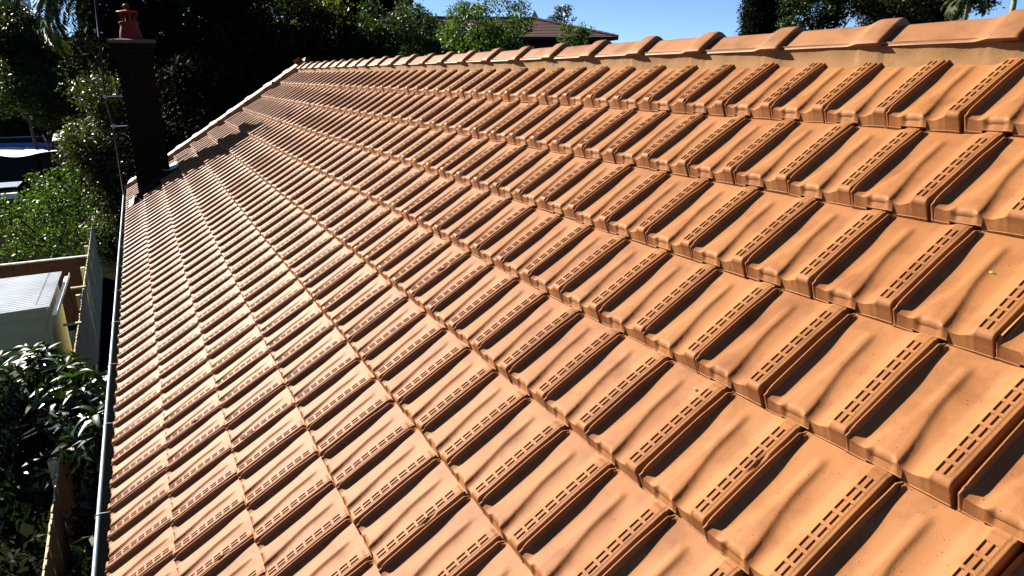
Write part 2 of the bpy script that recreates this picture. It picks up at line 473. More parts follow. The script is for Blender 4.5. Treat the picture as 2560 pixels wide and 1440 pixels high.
def field_obj(name):
    global fieldV, fieldF, tint, nv
    V = np.concatenate(fieldV); F = np.concatenate(fieldF)
    me = mesh_np(name, V, F, M_TILEF, True, 38)
    a = me.attributes.new('tint', 'FLOAT', 'POINT'); a.data.foreach_set('value', np.concatenate(tint).astype(np.float32))
    fieldV, fieldF, tint, nv = [], [], [], 0
    return me
fo = bpy.data.objects.new('roof_tile_field', field_obj('roof_tile_field')); link(fo, ROOF, ROOFM); fo['kind'] = 'stuff'
# back slope and hip end, coarse tiles
BACKM = Matrix.Translation((0, 2 * ridge_y, 0)) @ Matrix(((-1, 0, 0, 0), (0, -CP, SP, 0), (0, SP, CP, 0), (0, 0, 0, 1)))
for r in range(1, 11):
    for c in range(-19, 62):
        u1 = (c + (.5 if r % 2 else 0)) * W; uc = -(u1 - W / 2)
        if uc < hip_u((r - .5) * G) or uc > U_END: continue
        field_add(V_X, F_X, Matrix.Translation((u1 - W, -(r - 1) * G, 0)), rng.random())
bo = bpy.data.objects.new('roof_tile_field', field_obj('back_tile_field')); link(bo, ROOF, BACKM); bo['kind'] = 'stuff'
HIPAP = front(hip_u(APEX_S), APEX_S, 0)
HIPM = Matrix.Translation(HIPAP) @ Matrix(((0, CP, -SP, 0), (-1, 0, 0, 0), (0, SP, CP, 0), (0, 0, 0, 1)))
for r in range(1, 11):
    for c in range(-14, 15):
        u1 = (c + (.5 if r % 2 else 0)) * W
        if abs(u1 - W / 2) > CP * ((r - .5) * G): continue
        field_add(V_X, F_X, Matrix.Translation((u1 - W, -(r - 1) * G, 0)), rng.random())
ho = bpy.data.objects.new('roof_tile_field', field_obj('hip_tile_field')); link(ho, ROOF, HIPM); ho['kind'] = 'stuff'

# ridge and hip caps: profile across (y) against height (z), extruded along x with a collar at the +x end
CAPL = 0.438
prof = [(-.103, -.073), (-.101, -.0685), (-.070, -.0462), (-.045, -.0283), (-.024, -.0132), (-.010, -.0040), (0, -.001), (.010, -.0040), (.024, -.0132), (.045, -.0283), (.070, -.0462), (.101, -.0685), (.103, -.073)]
def cap_mesh(name, ck=1.0):
    st = [(-.05, -.006), (0.0, -.003), (.16, .000), (.29, .001), (.312, .003), (.340, .014), (.352, .0195), (.36, .0205), (.428, .0215), (.436, .0200), (.438, .018)]
    st = [(x, e * ck) for x, e in st]
    vs = []; fs = []; m = len(prof)
    for x, e in st:
        for i, (y, z) in enumerate(prof):
            a = Vector((prof[min(i+1, m-1)][0] - prof[max(i-1, 0)][0], prof[min(i+1, m-1)][1] - prof[max(i-1, 0)][1])).normalized()
            vs.append((x, y - a.y * e, z + a.x * e))
    x, e = st[-1]; k0 = len(vs)
    for i, (y, z) in enumerate(prof):       # inner edge of the end face
        a = Vector((prof[min(i+1, m-1)][0] - prof[max(i-1, 0)][0], prof[min(i+1, m-1)][1] - prof[max(i-1, 0)][1])).normalized()
        vs.append((x, y + a.y * .004, z - a.x * .004))
    for s_ in range(len(st)):
        for i in range(m - 1):
            fs.append((s_*m+i, (s_+1)*m+i, (s_+1)*m+i+1, s_*m+i+1))
    # underside lips
    for side in (0, m - 1):
        b0 = len(vs)
        for x, e in st: vs.append((x, prof[side][0] * .90, prof[side][1] - .003))
        for s_ in range(len(st) - 1):
            q = (s_*m+side, (s_+1)*m+side, b0+s_+1, b0+s_)
            fs.append(q if side else q[::-1])
    return mesh_np(name, vs, fs, M_CAP, True, 40)
CAP = cap_mesh('ridge_cap'); HCAP = cap_mesh('hip_cap', .55)
RZ = 0.1215
k = 0
u_end = -.019
while u_end > U_HIP - .05 + CAPL * .4: u_end -= CAPL
# caps from camera side of the house to the hip
uu = -.019 + CAPL * 9
while uu - CAPL > U_HIP - .30:
    if uu - CAPL > U_HIP - .30:
        g = random.Random(int(uu * 1000))
        o = bpy.data.objects.new('ridge_cap', CAP)
        link(o, ROOF, Matrix.Translation((uu - CAPL, ridge_y + g.uniform(-.003, .003), RZ + g.uniform(-.002, .002))) @ Matrix.Rotation(g.uniform(-.006, .006), 4, 'Z') @ Matrix.Rotation(g.uniform(-.004, .004), 4, 'Y'))
    uu -= CAPL
# hip caps
def hip_caps(sign):
    d = Vector((-CP, -CP * sign, -SP)).normalized()
    top = Vector((hip_u(APEX_S), ridge_y, .041))
    L = Vector((-CP, -CP * sign, -SP)).length * (S_EAVE - APEX_S)
    side = d.cross(Vector((0, 0, 1))).normalized(); upv = side.cross(d)
    # local x runs down the hip (collar at the lower end)
    m3 = Matrix((d, -side, upv)).transposed() if Matrix((d, -side, upv)).determinant() > 0 else Matrix((d, side, upv)).transposed()
    k = 0
    while (k + 1) * CAPL < L + .12:
        o = bpy.data.objects.new('hip_cap', HCAP)
        link(o, ROOF, Matrix.Translation(top + d * (k * CAPL - .10) + upv * .128) @ m3.to_4x4())
        k += 1
    mb = MB()
    pts = [top + d * (L * i / 40 - .05) for i in range(41)]
    for i in range(40):
        a, b = pts[i], pts[i + 1]
        for sg in (1, -1):
            mb.add([a + side * sg * .096 + upv * .068, b + side * sg * .096 + upv * .068, b + side * sg * .104 - upv * .07, a + side * sg * .104 - upv * .07], [(0, 1, 2, 3) if sg > 0 else (3, 2, 1, 0)])
    return mb
mh = hip_caps(1)
part('hip_mortar', mh, M_MORTAR, ROOF)
part('hip_mortar', hip_caps(-1), M_MORTAR, ROOF)
# ridge mortar, pressed against the tiles
def ridge_mortar(sgn):
    us = np.arange(U_HIP - .05, U_END, .0115); vs = []; fs = []
    g = np.random.default_rng(4 if sgn > 0 else 5)
    nz = g.normal(0, 1, len(us)); nz = np.convolve(nz, np.ones(5) / 5, 'same')
    lv = 6
    for i, u in enumerate(us):
        ph = (((u + .019) % CAPL) / CAPL)
        col = 1 if ph > .78 else 0
        fr = ((u / W) % 1.0)
        hb = float(tile_height(np.array([[min(max(fr, .02), .97)]]), np.array([[.10]]), False)[0, 0])
        wob = nz[i] * .0045 + .002 * math.sin(u * 31)
        for j in range(lv):
            f = j / (lv - 1)
            ptop = Vector((u, ridge_y - .098 - .008 * col, .062 + .012 * col))
            pb = front(u, .048 + .006 * math.sin(u * 9.0) + wob * .5, -.004)
            p = ptop.lerp(pb, f) + Vector((0, .007 * math.sin(f * math.pi) + wob * .5 * math.sin(f * math.pi), 0))
            if sgn < 0: p.y = 2 * ridge_y - p.y
            vs.append(p)
    for i in range(len(us) - 1):
        for j in range(lv - 1):
            q = (i*lv+j, i*lv+j+1, (i+1)*lv+j+1, (i+1)*lv+j)
            fs.append(q if sgn > 0 else q[::-1])
    mb = MB(); mb.v = vs; mb.f = fs; return mb
part('ridge_mortar', ridge_mortar(1), M_MORTAR, ROOF, True, 60)
part('ridge_mortar', ridge_mortar(-1), M_MORTAR, ROOF, True, 60)

# walls, fascia, gutter
wl = MB()
X0, X1, Y0, Y1 = -12.7, 3.9, -2.30, 2.41
wl.box((X0, Y0, GZ - .2), (X1, Y1, -2.15))
part('wall', wl, M_RBRICK, HOUSE)
fa = MB().box((hip_u(S_EAVE) + .02, -2.70, -2.30), (U_END, -2.675, -2.085))
fa.box((hip_u(S_EAVE) + .02, -2.674, -2.30), (hip_u(S_EAVE) + .045, 2.78, -2.085)); fa.box((hip_u(S_EAVE) + .02, 2.785, -2.30), (U_END, 2.81, -2.085))
fa.box((hip_u(S_EAVE) + .05, -2.66, -2.30), (U_END, 2.77, -2.28))
part('fascia', fa, M_DARK, HOUSE)
GX0 = -13.92
gut = MB()
# half-round gutter: section from the bead round to the fascia, plus the rolled bead
sec = [(-2.805, -2.135), (-2.807, -2.19), (-2.795, -2.225), (-2.76, -2.245), (-2.725, -2.235), (-2.703, -2.20), (-2.703, -2.12)]
sec_in = [(y + (.003 if i < 3 else 0), z + .003) for i, (y, z) in enumerate(sec)]
L0 = len(sec)
vs = [(GX0, y, z) for y, z in sec] + [(U_END, y, z) for y, z in sec]
gut.add(vs, [(i, i + 1, L0 + i + 1, L0 + i) for i in range(L0 - 1)])
GUT = part('gutter', gut, M_GUTTER, HOUSE, True, 50)
bd = MB().tube([(x, -2.805, -2.132 + .0025 * math.sin(x * 1.3)) for x in np.linspace(GX0, U_END, 60)], .0100, 10)
part('gutter_bead', bd, M_GUTTER, GUT, True, 60)
ins = MB().add([(GX0, y + .004 if y < -2.75 else y - .003, z + .004) for y, z in sec] + [(U_END, y + .004 if y < -2.75 else y - .003, z + .004) for y, z in sec], [(L0 + i, L0 + i + 1, i + 1, i) for i in range(L0 - 1)])
part('gutter_dark_inner', ins, M_GUTIN, GUT, True, 50)  # second, dark skin just inside the gutter section
bx_ = -1.35
BR = None
while bx_ > GX0:
    if BR is None:
        b = MB().tube([(0, -.012, -.010), (0, -.010, .008), (0, .004, .012), (0, .05, .006), (0, .10, .010)], .003, 6)
        BR = b.mesh('gutter_bracket', M_STEEL, True)
    o = bpy.data.objects.new('gutter_bracket', BR); link(o, GUT, Matrix.Translation((bx_, -2.805, -2.130)))
    bx_ -= 1.05

# chimney
CHX, CHY = (CH_X0 + CH_X1) / 2, (CH_Y0 + CH_Y1) / 2
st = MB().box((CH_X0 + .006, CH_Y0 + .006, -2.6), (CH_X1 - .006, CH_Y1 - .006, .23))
CH = part('chimney', st, surf('shade_black_mortar', (.006, .0055, .005), rough=.95, spec=0.1), HOUSE)  # near-black mortar and bricks carry the stack's shade in their base colour
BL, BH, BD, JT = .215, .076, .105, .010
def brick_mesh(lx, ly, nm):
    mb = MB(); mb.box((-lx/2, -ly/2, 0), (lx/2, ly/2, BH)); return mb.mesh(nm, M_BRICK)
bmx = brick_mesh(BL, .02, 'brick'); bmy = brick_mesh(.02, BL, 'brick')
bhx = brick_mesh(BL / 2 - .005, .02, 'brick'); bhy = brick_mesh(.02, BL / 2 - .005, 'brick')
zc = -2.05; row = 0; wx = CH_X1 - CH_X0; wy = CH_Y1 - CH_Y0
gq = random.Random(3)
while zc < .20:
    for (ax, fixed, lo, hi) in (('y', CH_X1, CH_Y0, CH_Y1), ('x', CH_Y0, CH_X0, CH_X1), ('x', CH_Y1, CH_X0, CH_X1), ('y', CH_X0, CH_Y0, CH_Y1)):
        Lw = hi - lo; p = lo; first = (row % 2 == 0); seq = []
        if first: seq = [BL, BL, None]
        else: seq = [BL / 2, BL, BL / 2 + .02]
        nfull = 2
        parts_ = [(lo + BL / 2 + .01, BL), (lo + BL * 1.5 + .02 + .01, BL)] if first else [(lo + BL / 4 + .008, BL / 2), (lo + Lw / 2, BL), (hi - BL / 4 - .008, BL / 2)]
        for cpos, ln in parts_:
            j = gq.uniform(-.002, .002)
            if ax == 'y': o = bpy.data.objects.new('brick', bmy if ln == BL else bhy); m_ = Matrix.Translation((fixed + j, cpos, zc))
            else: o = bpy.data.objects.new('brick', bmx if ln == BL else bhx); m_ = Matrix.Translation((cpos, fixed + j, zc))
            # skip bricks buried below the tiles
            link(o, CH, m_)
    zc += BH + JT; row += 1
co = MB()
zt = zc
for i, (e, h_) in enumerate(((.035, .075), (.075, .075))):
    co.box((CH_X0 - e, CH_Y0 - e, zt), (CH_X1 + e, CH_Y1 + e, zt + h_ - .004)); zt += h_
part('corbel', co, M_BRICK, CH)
fl = MB(); e = .085
a = [(CH_X0 - e, CH_Y0 - e), (CH_X1 + e, CH_Y0 - e), (CH_X1 + e, CH_Y1 + e), (CH_X0 - e, CH_Y1 + e)]
b = [(CHX - .19, CHY - .19), (CHX + .19, CHY - .19), (CHX + .19, CHY + .19), (CHX - .19, CHY + .19)]
fl.add([(x, y, zt - .01) for x, y in a] + [(x, y, zt + .035) for x, y in a] + [(x, y, .475) for x, y in b],
       [(0,1,5,4),(1,2,6,5),(2,3,7,6),(3,0,4,7),(4,5,9,8),(5,6,10,9),(6,7,11,10),(7,4,8,11),(8,9,10,11)])
part('flaunching', fl, surf('shade_dark_cement', (.07, .065, .055), rough=.95, var=.4, scale=18, bump=.5, spec=.05), CH)  # cement colour darkened to stand in for the pot's shadow
pot = MB()
P0 = .46
pot.lathe([(.118, 0), (.148, 0), (.149, .03), (.147, .07), (.138, .12), (.124, .165), (.117, .195), (.118, .215), (.130, .225), (.134, .240), (.130, .252), (.112, .256), (.112, .262)], (CHX, CHY, P0), 36)
POT = part('chimney_pot', pot, M_POT, CH, True, 45)
lan = MB()
for k in range(6):      # lantern uprights with openings between them
    q = 2 * math.pi * (k + .25) / 6
    vs = []; fs = []
    for zz, rr, hw in ((.258, .112, .26), (.275, .110, .15), (.32, .114, .11), (.355, .124, .16), (.378, .136, .45)):
        for dq in (-hw, 0, hw):
            for ro in (0, -.018): vs.append((CHX + (rr + ro) * math.cos(q + dq), CHY + (rr + ro) * math.sin(q + dq), P0 + zz))
    nn = 6
    for i in range(4):
        b0 = i * nn
        fs += [(b0, b0+2, b0+nn+2, b0+nn), (b0+2, b0+4, b0+nn+4, b0+nn+2), (b0+1, b0+nn+1, b0+nn+3, b0+3), (b0+3, b0+nn+3, b0+nn+5, b0+5), (b0, b0+nn, b0+nn+1, b0+1), (b0+4, b0+5, b0+nn+5, b0+nn+4)]
    lan.add(vs, fs)
lan.lathe([(.0, .376), (.136, .376), (.143, .382), (.144, .390), (.136, .398), (.09, .408), (.045, .418), (.022, .424), (.020, .432), (.032, .440), (.042, .455), (.044, .470), (.040, .486), (.028, .499), (.0, .505)], (CHX, CHY, P0), 32)
part('pot_lantern_top', lan, M_POT, CH, True, 45)
# flashings
def sheet_on_roof(pts, h=.052, th=.004):
    """pts: list of rows [(u,s,h)...] on the front slope"""
    mb = MB(); rows = pts; m = len(rows[0]); vs = []
    for rw in rows:
        for (u, s, hh) in rw: vs.append(front(u, s, hh))
    fs = []
    for i in range(len(rows) - 1):
        for j in range(m - 1): fs.append((i*m+j, i*m+j+1, (i+1)*m+j+1, (i+1)*m+j))
    mb.add(vs, fs); return mb
def s_of_y(y, h=0): return -(y + SP * h) / CP
sa = s_of_y(CH_Y0); sb = s_of_y(CH_Y1)
g = random.Random(8)
rows = []
for i in range(9):
    f = i / 8; rows.append([(CH_X0 - .06 + (wx + .16) * j / 10, sa - .01 + .20 * f, .055 + .09 * (1 - f) ** 3 - .012 * f + g.uniform(-.006, .006)) for j in range(11)])
part('apron_flashing', sheet_on_roof(rows), M_LEAD, CH, True)
rows = []
for i in range(5):
    f = i / 4; rows.append([(CH_X0 - .10 + (wx + .20) * j / 10, sb - .20 + .21 * f, .058 + .10 * f ** 3 + g.uniform(-.004, .004)) for j in range(11)])
part('back_flashing', sheet_on_roof(rows), M_LEAD, CH, True)
rows = []
for i in range(10):
    f = i / 9; s_ = sb - .05 + (sa - sb + .03) * f
    rows.append([(CH_X1 + .012, s_, .12), (CH_X1 + .016, s_, .06), (CH_X1 + .05, s_, .05 + g.uniform(-.004, .006)), (CH_X1 + .095, s_, .046 + g.uniform(-.006, .008))])
part('side_flashing', sheet_on_roof(rows), surf('shade_dark_flashing', (.012, .012, .013), rough=.8, spec=.1), CH, True)  # flashing darkened in colour for the shade on this side of the stack

# antenna mast strapped to the chimney
MA = empty('antenna_mast', (-11.05, -2.73, -1.62), 'tall thin metal antenna mast bracketed to the side of the dark chimney', 'mast')
mb = MB().tube([(-11.05, -2.725, -1.85), (-11.05, -2.705, -.78), (-11.05, -2.745, -.33), (-11.05, -2.69, .5)], .014, 10)
part('pole', mb, M_RUST, MA, True)
mb = MB().tube([(-11.05, -2.69, .42), (-11.05, -2.655, .95), (-11.05, -2.60, 1.9), (-11.05, -2.57, 2.6)], .016, 10)
part('upper_pole', mb, surf('dark_blue_pipe', (.006, .006, .03), rough=.7, spec=.1), MA, True)
for zz, yy in ((-.335, -2.745), (-.77, -2.705)):
    mb = MB().box((-11.065, yy - .030, zz - .006), (-11.035, CH_Y0 + .02, zz + .006)); mb.tube([(-11.05, yy, zz - .03), (-11.05, yy, zz + .03)], .019, 10)
    part('bracket', mb, M_STEEL, MA)

# ------------------------------------------------------------------ neighbours: fences, shed
FEN = empty('paling_fence', (-13, -3.93, GZ), 'long weathered timber paling fence running beside the tiled house', 'fence')
def fence_y(x): return -3.70 + (x + 3.0) * .0215
pal = MB().box((-.048, -.008, 0), (.048, .008, 1.80)).mesh('paling', M_PALING)
g = random.Random(5); x = -3.2; k = 0
while x > -24.0 and k < 215:
    o = bpy.data.objects.new('paling', pal)
    link(o, FEN, Matrix.Translation((x, fence_y(x) + g.uniform(-.003, .003), GZ + g.uniform(-.015, .02))) @ Matrix.Rotation(g.uniform(-.012, .012), 4, 'Y') @ Matrix.Rotation(.0215, 4, 'Z'))
    x -= .0985; k += 1
for z in (.35, 1.15, 1.62):
    mb = MB()
    pts = [Vector((xx, fence_y(xx) - .032, GZ + z)) for xx in (-3.1, -24)]
    mb.add([pts[0] + Vector((0, -.022, -.035)), pts[0] + Vector((0, .022, -.035)), pts[0] + Vector((0, .022, .035)), pts[0] + Vector((0, -.022, .035)),
            pts[1] + Vector((0, -.022, -.035)), pts[1] + Vector((0, .022, -.035)), pts[1] + Vector((0, .022, .035)), pts[1] + Vector((0, -.022, .035))],
           [(0,1,2,3),(7,6,5,4),(0,4,5,1),(1,5,6,2),(2,6,7,3),(3,7,4,0)])
    part('rail', mb, M_PALING, FEN)
xx = -5.6
while xx > -24:
    mb = MB().box((xx - .05, fence_y(xx) - .15, GZ - .3), (xx + .05, fence_y(xx) - .056, GZ + 1.72)); part('post', mb, M_PALING, FEN); xx -= 2.55
for xx in (-13.4, -16.05):
    mb = MB().box((xx - .035, fence_y(xx) - .24, GZ + 1.80), (xx + .035, fence_y(xx) + .05, GZ + 1.835)); part('top_cleat', mb, M_PALING, FEN)

BF = empty('board_fence', (-19.3, -6.2, GZ), 'dark red-brown vertical board fence behind the cream garden shed', 'fence')
y = -4.2; bmesh_ = MB().box((-.012, -.128, 0), (.012, .128, 1.76)).mesh('board', M_RED); g = random.Random(9)
while y > -10.5:
    o = bpy.data.objects.new('board', bmesh_); link(o, BF, Matrix.Translation((-19.3 + g.uniform(-.012, .012), y, GZ + g.uniform(-.01, .01)))); y -= .27
mb = MB().box((-19.34, -10.6, GZ + 1.775), (-19.25, -4.06, GZ + 1.805)); part('capping_rail', mb, M_PALE, BF)

SH = empty('garden_shed', (-14.7, -5.9, GZ), 'cream garden shed with white ribbed metal roof beside the paling fence', 'shed')
sx0, sx1, sy0, sy1 = -16.0, -13.42, -8.0, -4.42
part('wall', MB().box((sx0, sy0, GZ - .1), (sx1, sy1, -4.22)), M_CREAM, SH)
RB = []
vs = []; fs = []; xs = []
xcur = sx0 - .10; prof_s = []
while xcur < sx1 + .02:
    prof_s += [(xcur, 0), (xcur + .055, 0), (xcur + .067, .022), (xcur + .085, .022), (xcur + .097, 0)]; xcur += .125
for yy, zz in ((sy0 - .1, -4.14), (sy1 + .10, -4.10)):
    for (x_, dz) in prof_s: vs.append((x_, yy, zz + dz))
m_ = len(prof_s); fs = [(i, i + 1, m_ + i + 1, m_ + i) for i in range(m_ - 1)]
SR = part('roof_sheet', MB().add(vs, fs), M_SHEET, SH)
for i in range(20):
    mb = MB().lathe([(.0, .03), (.014, .03), (.016, .022)], (prof_s[5 * i + 2][0] + .009, sy1 - .12, -4.104), 8)
    part('roof_screw', mb, M_DARK, SR)
part('fascia', MB().box((sx1 + .02, sy0 - .1, -4.27), (sx1 + .045, sy1 + .06, -4.09)), M_CREAM, SH)
part('gutter', MB().box((sx0 - .3, sy1 + .11, -4.27), (sx1 + .02, sy1 + .215, -4.262)).box((sx0 - .3, sy1 + .207, -4.26), (sx1 + .02, sy1 + .215, -4.185)), M_SHEET, SH)
part('downpipe', MB().tube([(sx1 + .03, sy1 + .10, -4.275), (sx1 + .03, sy1 + .10, -4.42), (sx1 + .03, sy1 + .05, -4.5), (sx1 + .03, sy1 + .05, GZ)], .038, 10), M_CREAM, SH, True, 50)

# carport with pale blue ribbed roof, tarp shelter, corrugated hut, dark outbuilding
CPt = empty('carport', (-30, -9, GZ), 'low carport with pale blue ribbed roof among the garden shrubs', 'carport')
vs = []; fs = []
for i, x_ in enumerate(np.linspace(-31.4, -29.9, 25)):
    dz = .03 if i % 3 == 0 else 0
    vs += [(x_, -12.5, -4.02 + dz), (x_, -6.75, -3.98 + dz)]
fs = [(2*i, 2*i+1, 2*i+3, 2*i+2) for i in range(24)]
part('roof_sheet', MB().add(vs, fs), M_GREYB, CPt)
part('beam', MB().box((-28.1, -12.4, -4.12), (-27.95, -6.5, -3.93)), M_WHITE, CPt)
part('rafter', MB().box((-30.0, -12.4, -4.2), (-29.9, -6.85, -4.06)), M_DARK, CPt)
for yy in (-6.9, -9.5, -12.2): part('post', MB().box((-28.08, yy - .05, GZ - .1), (-27.98, yy + .05, -4.13)), M_DARK, CPt)

TS = empty('tarpaulin_shelter', (-46, -9, GZ), 'sagging white tarpaulin hung below a bright blue eave board', 'shelter')
tx = -46.0
bl = [at_x(-60, 359, tx - 1), at_x(129, 356, tx - 1), at_x(129, 370, tx - 1), at_x(-60, 374, tx - 1)]
mb = MB().add([*bl, *[p + Vector((-.08, 0, 0)) for p in bl]], [(0,1,2,3),(4,7,6,5),(0,4,5,1),(1,5,6,2),(2,6,7,3),(3,7,4,0)])
part('eave_board', mb, M_BLUE, TS)
vs = []; fs = []; nn = 24
for j in range(6):
    f = j / 5
    for i in range(nn + 1):
        px = -60 + 202 * i / nn
        ytop = 371 - 4 * math.sin((px + 20) / 31) - (3 if 60 < px < 110 else 0)
        ybot = 389 + 3.5 * math.sin(px / 22) - 12 * max(0, (px - 70) / 72) ** 1.3
        p = at_x(px, ytop + (ybot - ytop) * f, tx + 4.2 * f)
        vs.append((p.x, p.y, p.z))
for j in range(5):
    for i in range(nn): fs.append((j*(nn+1)+i, j*(nn+1)+i+1, (j+1)*(nn+1)+i+1, (j+1)*(nn+1)+i))
part('tarpaulin', MB().add(vs, fs), M_TARP, TS, True)
for px in (-40, 40, 135):
    p = at_x(px, 372, tx - .5); part('post', MB().box((p.x - .05, p.y - .05, GZ - .1), (p.x + .05, p.y + .05, p.z)), M_DARK, TS)

HU = empty('corrugated_hut', (-43, -6.9, GZ), 'small mossy hut with white corrugated iron roof beside the tarpaulin', 'hut')
hx = -43.0
def corr_sheet(p00, p10, p01, p11, nw, amp):
    """corrugated sheet between two edges; waves run along p0->p1"""
    vs = []; fs = []; n_ = nw * 6
    nrm = (Vector(p10) - Vector(p00)).cross(Vector(p01) - Vector(p00)).normalized()
    for i in range(n_ + 1):
        f = i / n_; off = nrm * amp * math.sin(f * nw * 2 * math.pi)
        vs += [Vector(p00).lerp(Vector(p10), f) + off, Vector(p01).lerp(Vector(p11), f) + off]
    for i in range(n_): fs.append((2*i, 2*i+2, 2*i+3, 2*i+1))
    return MB().add(vs, fs)
part('roof_sheet', corr_sheet(at_x(134, 331, hx - 3.6), at_x(172, 330, hx - 3.6), at_x(130, 352, hx + .1), at_x(168, 349, hx + .1), 9, .03), M_WHITE, HU)
q0, q1 = at_x(143, 352, hx - .15), at_x(164, 351, hx - .15)
part('wall', corr_sheet(q0, q1, (q0.x, q0.y, GZ), (q1.x, q1.y, GZ), 5, .025), M_MOSS, HU)
part('side_wall', MB().box((hx - 1.6, q1.y - .03, GZ), (hx - .2, q1.y, q1.z - .05)), M_MOSS, HU)

OB = empty('dark_outbuilding', (-52, -12, GZ), 'long low dark outbuilding with thin pale roof edge trims', 'outbuilding')
e0, e1 = at_x(-80, 305, -53), at_x(185, 298, -53)
part('wall', MB().box((-56, e0.y, GZ - .1), (-53, e1.y, e0.z - .05)), M_DARK, OB)
part('roof_trim', MB().box((-53.0, e0.y, e0.z - .05), (-52.9, e1.y, e0.z)), M_PALE, OB)
e2, e3 = at_x(-80, 347, -50), at_x(133, 338, -50)
part('lean_to', MB().box((-52.9, e2.y, GZ - .1), (-50, e3.y, e2.z - .04)), M_DARK, OB)
part('lean_to_trim', MB().box((-50.1, e2.y, e2.z - .04), (-49.98, e3.y, e2.z)), M_PALE, OB)

# ------------------------------------------------------------------ far houses
def gable_house(name, label, corners, eave_z, ridge_z, wall_mat, roof_mat, rot, centre, cat='house', courses=12, wins=()):
    """hip-roofed house: corners = half sizes (a along local x, b along local y)"""
    a, b = corners
    T = Matrix.Translation(Vector((centre[0], centre[1], 0))) @ Matrix.Rotation(rot, 4, 'Z')
    h = empty(name, (centre[0], centre[1], GZ), label, cat)
    f = lambda x, y, z: T @ Vector((x, y, z))
    w = MB(); vs = [f(x, y, z) for z in (GZ, eave_z - .05) for x, y in ((-a, -b), (a, -b), (a, b), (-a, b))]
    w.add(vs, [(0,1,5,4),(1,2,6,5),(2,3,7,6),(3,0,4,7)]); part('wall', w, wall_mat, h)
    o = .5; A, B = a + o, b + o; Rx = A - B
    rf = MB(); rgh = ridge_z - eave_z
    def hipq(p0, p1, p2, p3):
        for k in range(courses):
            f0, f1 = k / courses, (k + 1) / courses; up = Vector((0, 0, .035))
            l0, r0, l1, r1 = p0.lerp(p3, f0), p1.lerp(p2, f0), p0.lerp(p3, f1), p1.lerp(p2, f1)
            rf.add([l0, r0, r0 + up, l0 + up, r1, l1], [(0, 1, 2, 3), (3, 2, 4, 5)])
    c = [f(-A, -B, eave_z), f(A, -B, eave_z), f(A, B, eave_z), f(-A, B, eave_z)]; r0, r1 = f(-Rx, 0, ridge_z), f(Rx, 0, ridge_z)
    hipq(c[0], c[1], r1, r0); hipq(c[2], c[3], r0, r1); hipq(c[1], c[2], r1, r1); hipq(c[3], c[0], r0, r0)
    RF = part('roof', rf, roof_mat, h)
    caps = MB()
    for p, q in ((r0, r1), (c[0], r0), (c[3], r0), (c[1], r1), (c[2], r1)):
        nn = max(3, int((q - p).length / .45))
        for i in range(nn):
            u0, u1 = p.lerp(q, i / nn), p.lerp(q, (i + .97) / nn); caps.tube([u0 + Vector((0, 0, .04)), u1 + Vector((0, 0, .07))], .11, 6)
    part('hip_caps', caps, roof_mat, RF)
    fsx = MB(); z0, z1 = eave_z - .16, eave_z + .02
    for p, q in ((c[0], c[1]), (c[1], c[2]), (c[2], c[3]), (c[3], c[0])):
        d = (q - p).normalized(); nrm = Vector((d.y, -d.x, 0)) * .03
        fsx.add([Vector((v.x, v.y, z)) + nn_ for z in (z0, z1) for v, nn_ in ((p, nrm), (q, nrm), (q, -nrm), (p, -nrm))], [(0,1,5,4),(1,2,6,5),(2,3,7,6),(3,0,4,7),(4,5,6,7),(3,2,1,0)])
    part('fascia', fsx, M_DARK, h)
    for (face, pos, zc_, ww, hh) in wins:
        fr = MB(); gl = MB()
        def q(u, v, d):
            return f(a + d, u, v) if face == 'x+' else f(u, -b - d, v) if face == 'y-' else f(-a - d, u, v)
        for (u0, u1, v0, v1) in ((pos - ww/2, pos + ww/2, zc_ + hh/2 - .06, zc_ + hh/2), (pos - ww/2, pos + ww/2, zc_ - hh/2, zc_ - hh/2 + .06), (pos - ww/2, pos - ww/2 + .06, zc_ - hh/2, zc_ + hh/2), (pos + ww/2 - .06, pos + ww/2, zc_ - hh/2, zc_ + hh/2), (pos - .03, pos + .03, zc_ - hh/2, zc_ + hh/2)):
            fr.add([q(u, v, d) for d in (-.02, .05) for u, v in ((u0, v0), (u1, v0), (u1, v1), (u0, v1))], [(0,1,2,3),(4,7,6,5),(0,4,5,1),(1,5,6,2),(2,6,7,3),(3,7,4,0)])
        WN = part('window', fr, M_WHITE, h)
        gl.add([q(u, v, .01) for u, v in ((pos - ww/2 + .04, zc_ - hh/2 + .04), (pos + ww/2 - .04, zc_ - hh/2 + .04), (pos + ww/2 - .04, zc_ + hh/2 - .04), (pos - ww/2 + .04, zc_ + hh/2 - .04))], [(0, 1, 2, 3)])
        part('pane', gl, M_GLASS, WN)
    return h
# brown house behind the ridge: right-hand eave corner at pixel (1545,93)
D1 = 46.0
pc = at_dist(1545, 93, D1); pr = at_dist(1447, 62, D1 + 3.5); zE, zR = pc.z, pr.z + .35
away = Vector((ray(1440, 90).x, ray(1440, 90).y, 0)).normalized(); leftv = Vector((-away.y, away.x, 0))
ang = math.atan2(leftv.y, leftv.x) + R(16)
Aw, Bw = 9.0, 3.9
dirx = Vector((math.cos(ang), math.sin(ang), 0)); diry = Vector((-math.sin(ang), math.cos(ang), 0))
ctr = Vector((pc.x, pc.y, 0)) + dirx * (Aw + .5) - diry * (Bw + .5) * (1 if diry.dot(away) < 0 else -1)
gable_house('brick_house', 'brown tiled house with white framed windows half hidden beyond the ridge', (Aw, Bw), zE, zR, M_RBRICK, M_BROWNROOF, ang, ctr,
            wins=(('y-', -7.9, zE - .85, 1.2, 1.1), ('y-', -5.6, zE - .85, 1.2, 1.1), ('y-', -2.6, zE - .85, 1.4, 1.1), ('x+', .5, zE - .85, 1.3, 1.1), ('x-', -2.0, zE - .85, 1.2, 1.1), ('x-', 1.0, zE - .85, 1.2, 1.1)))
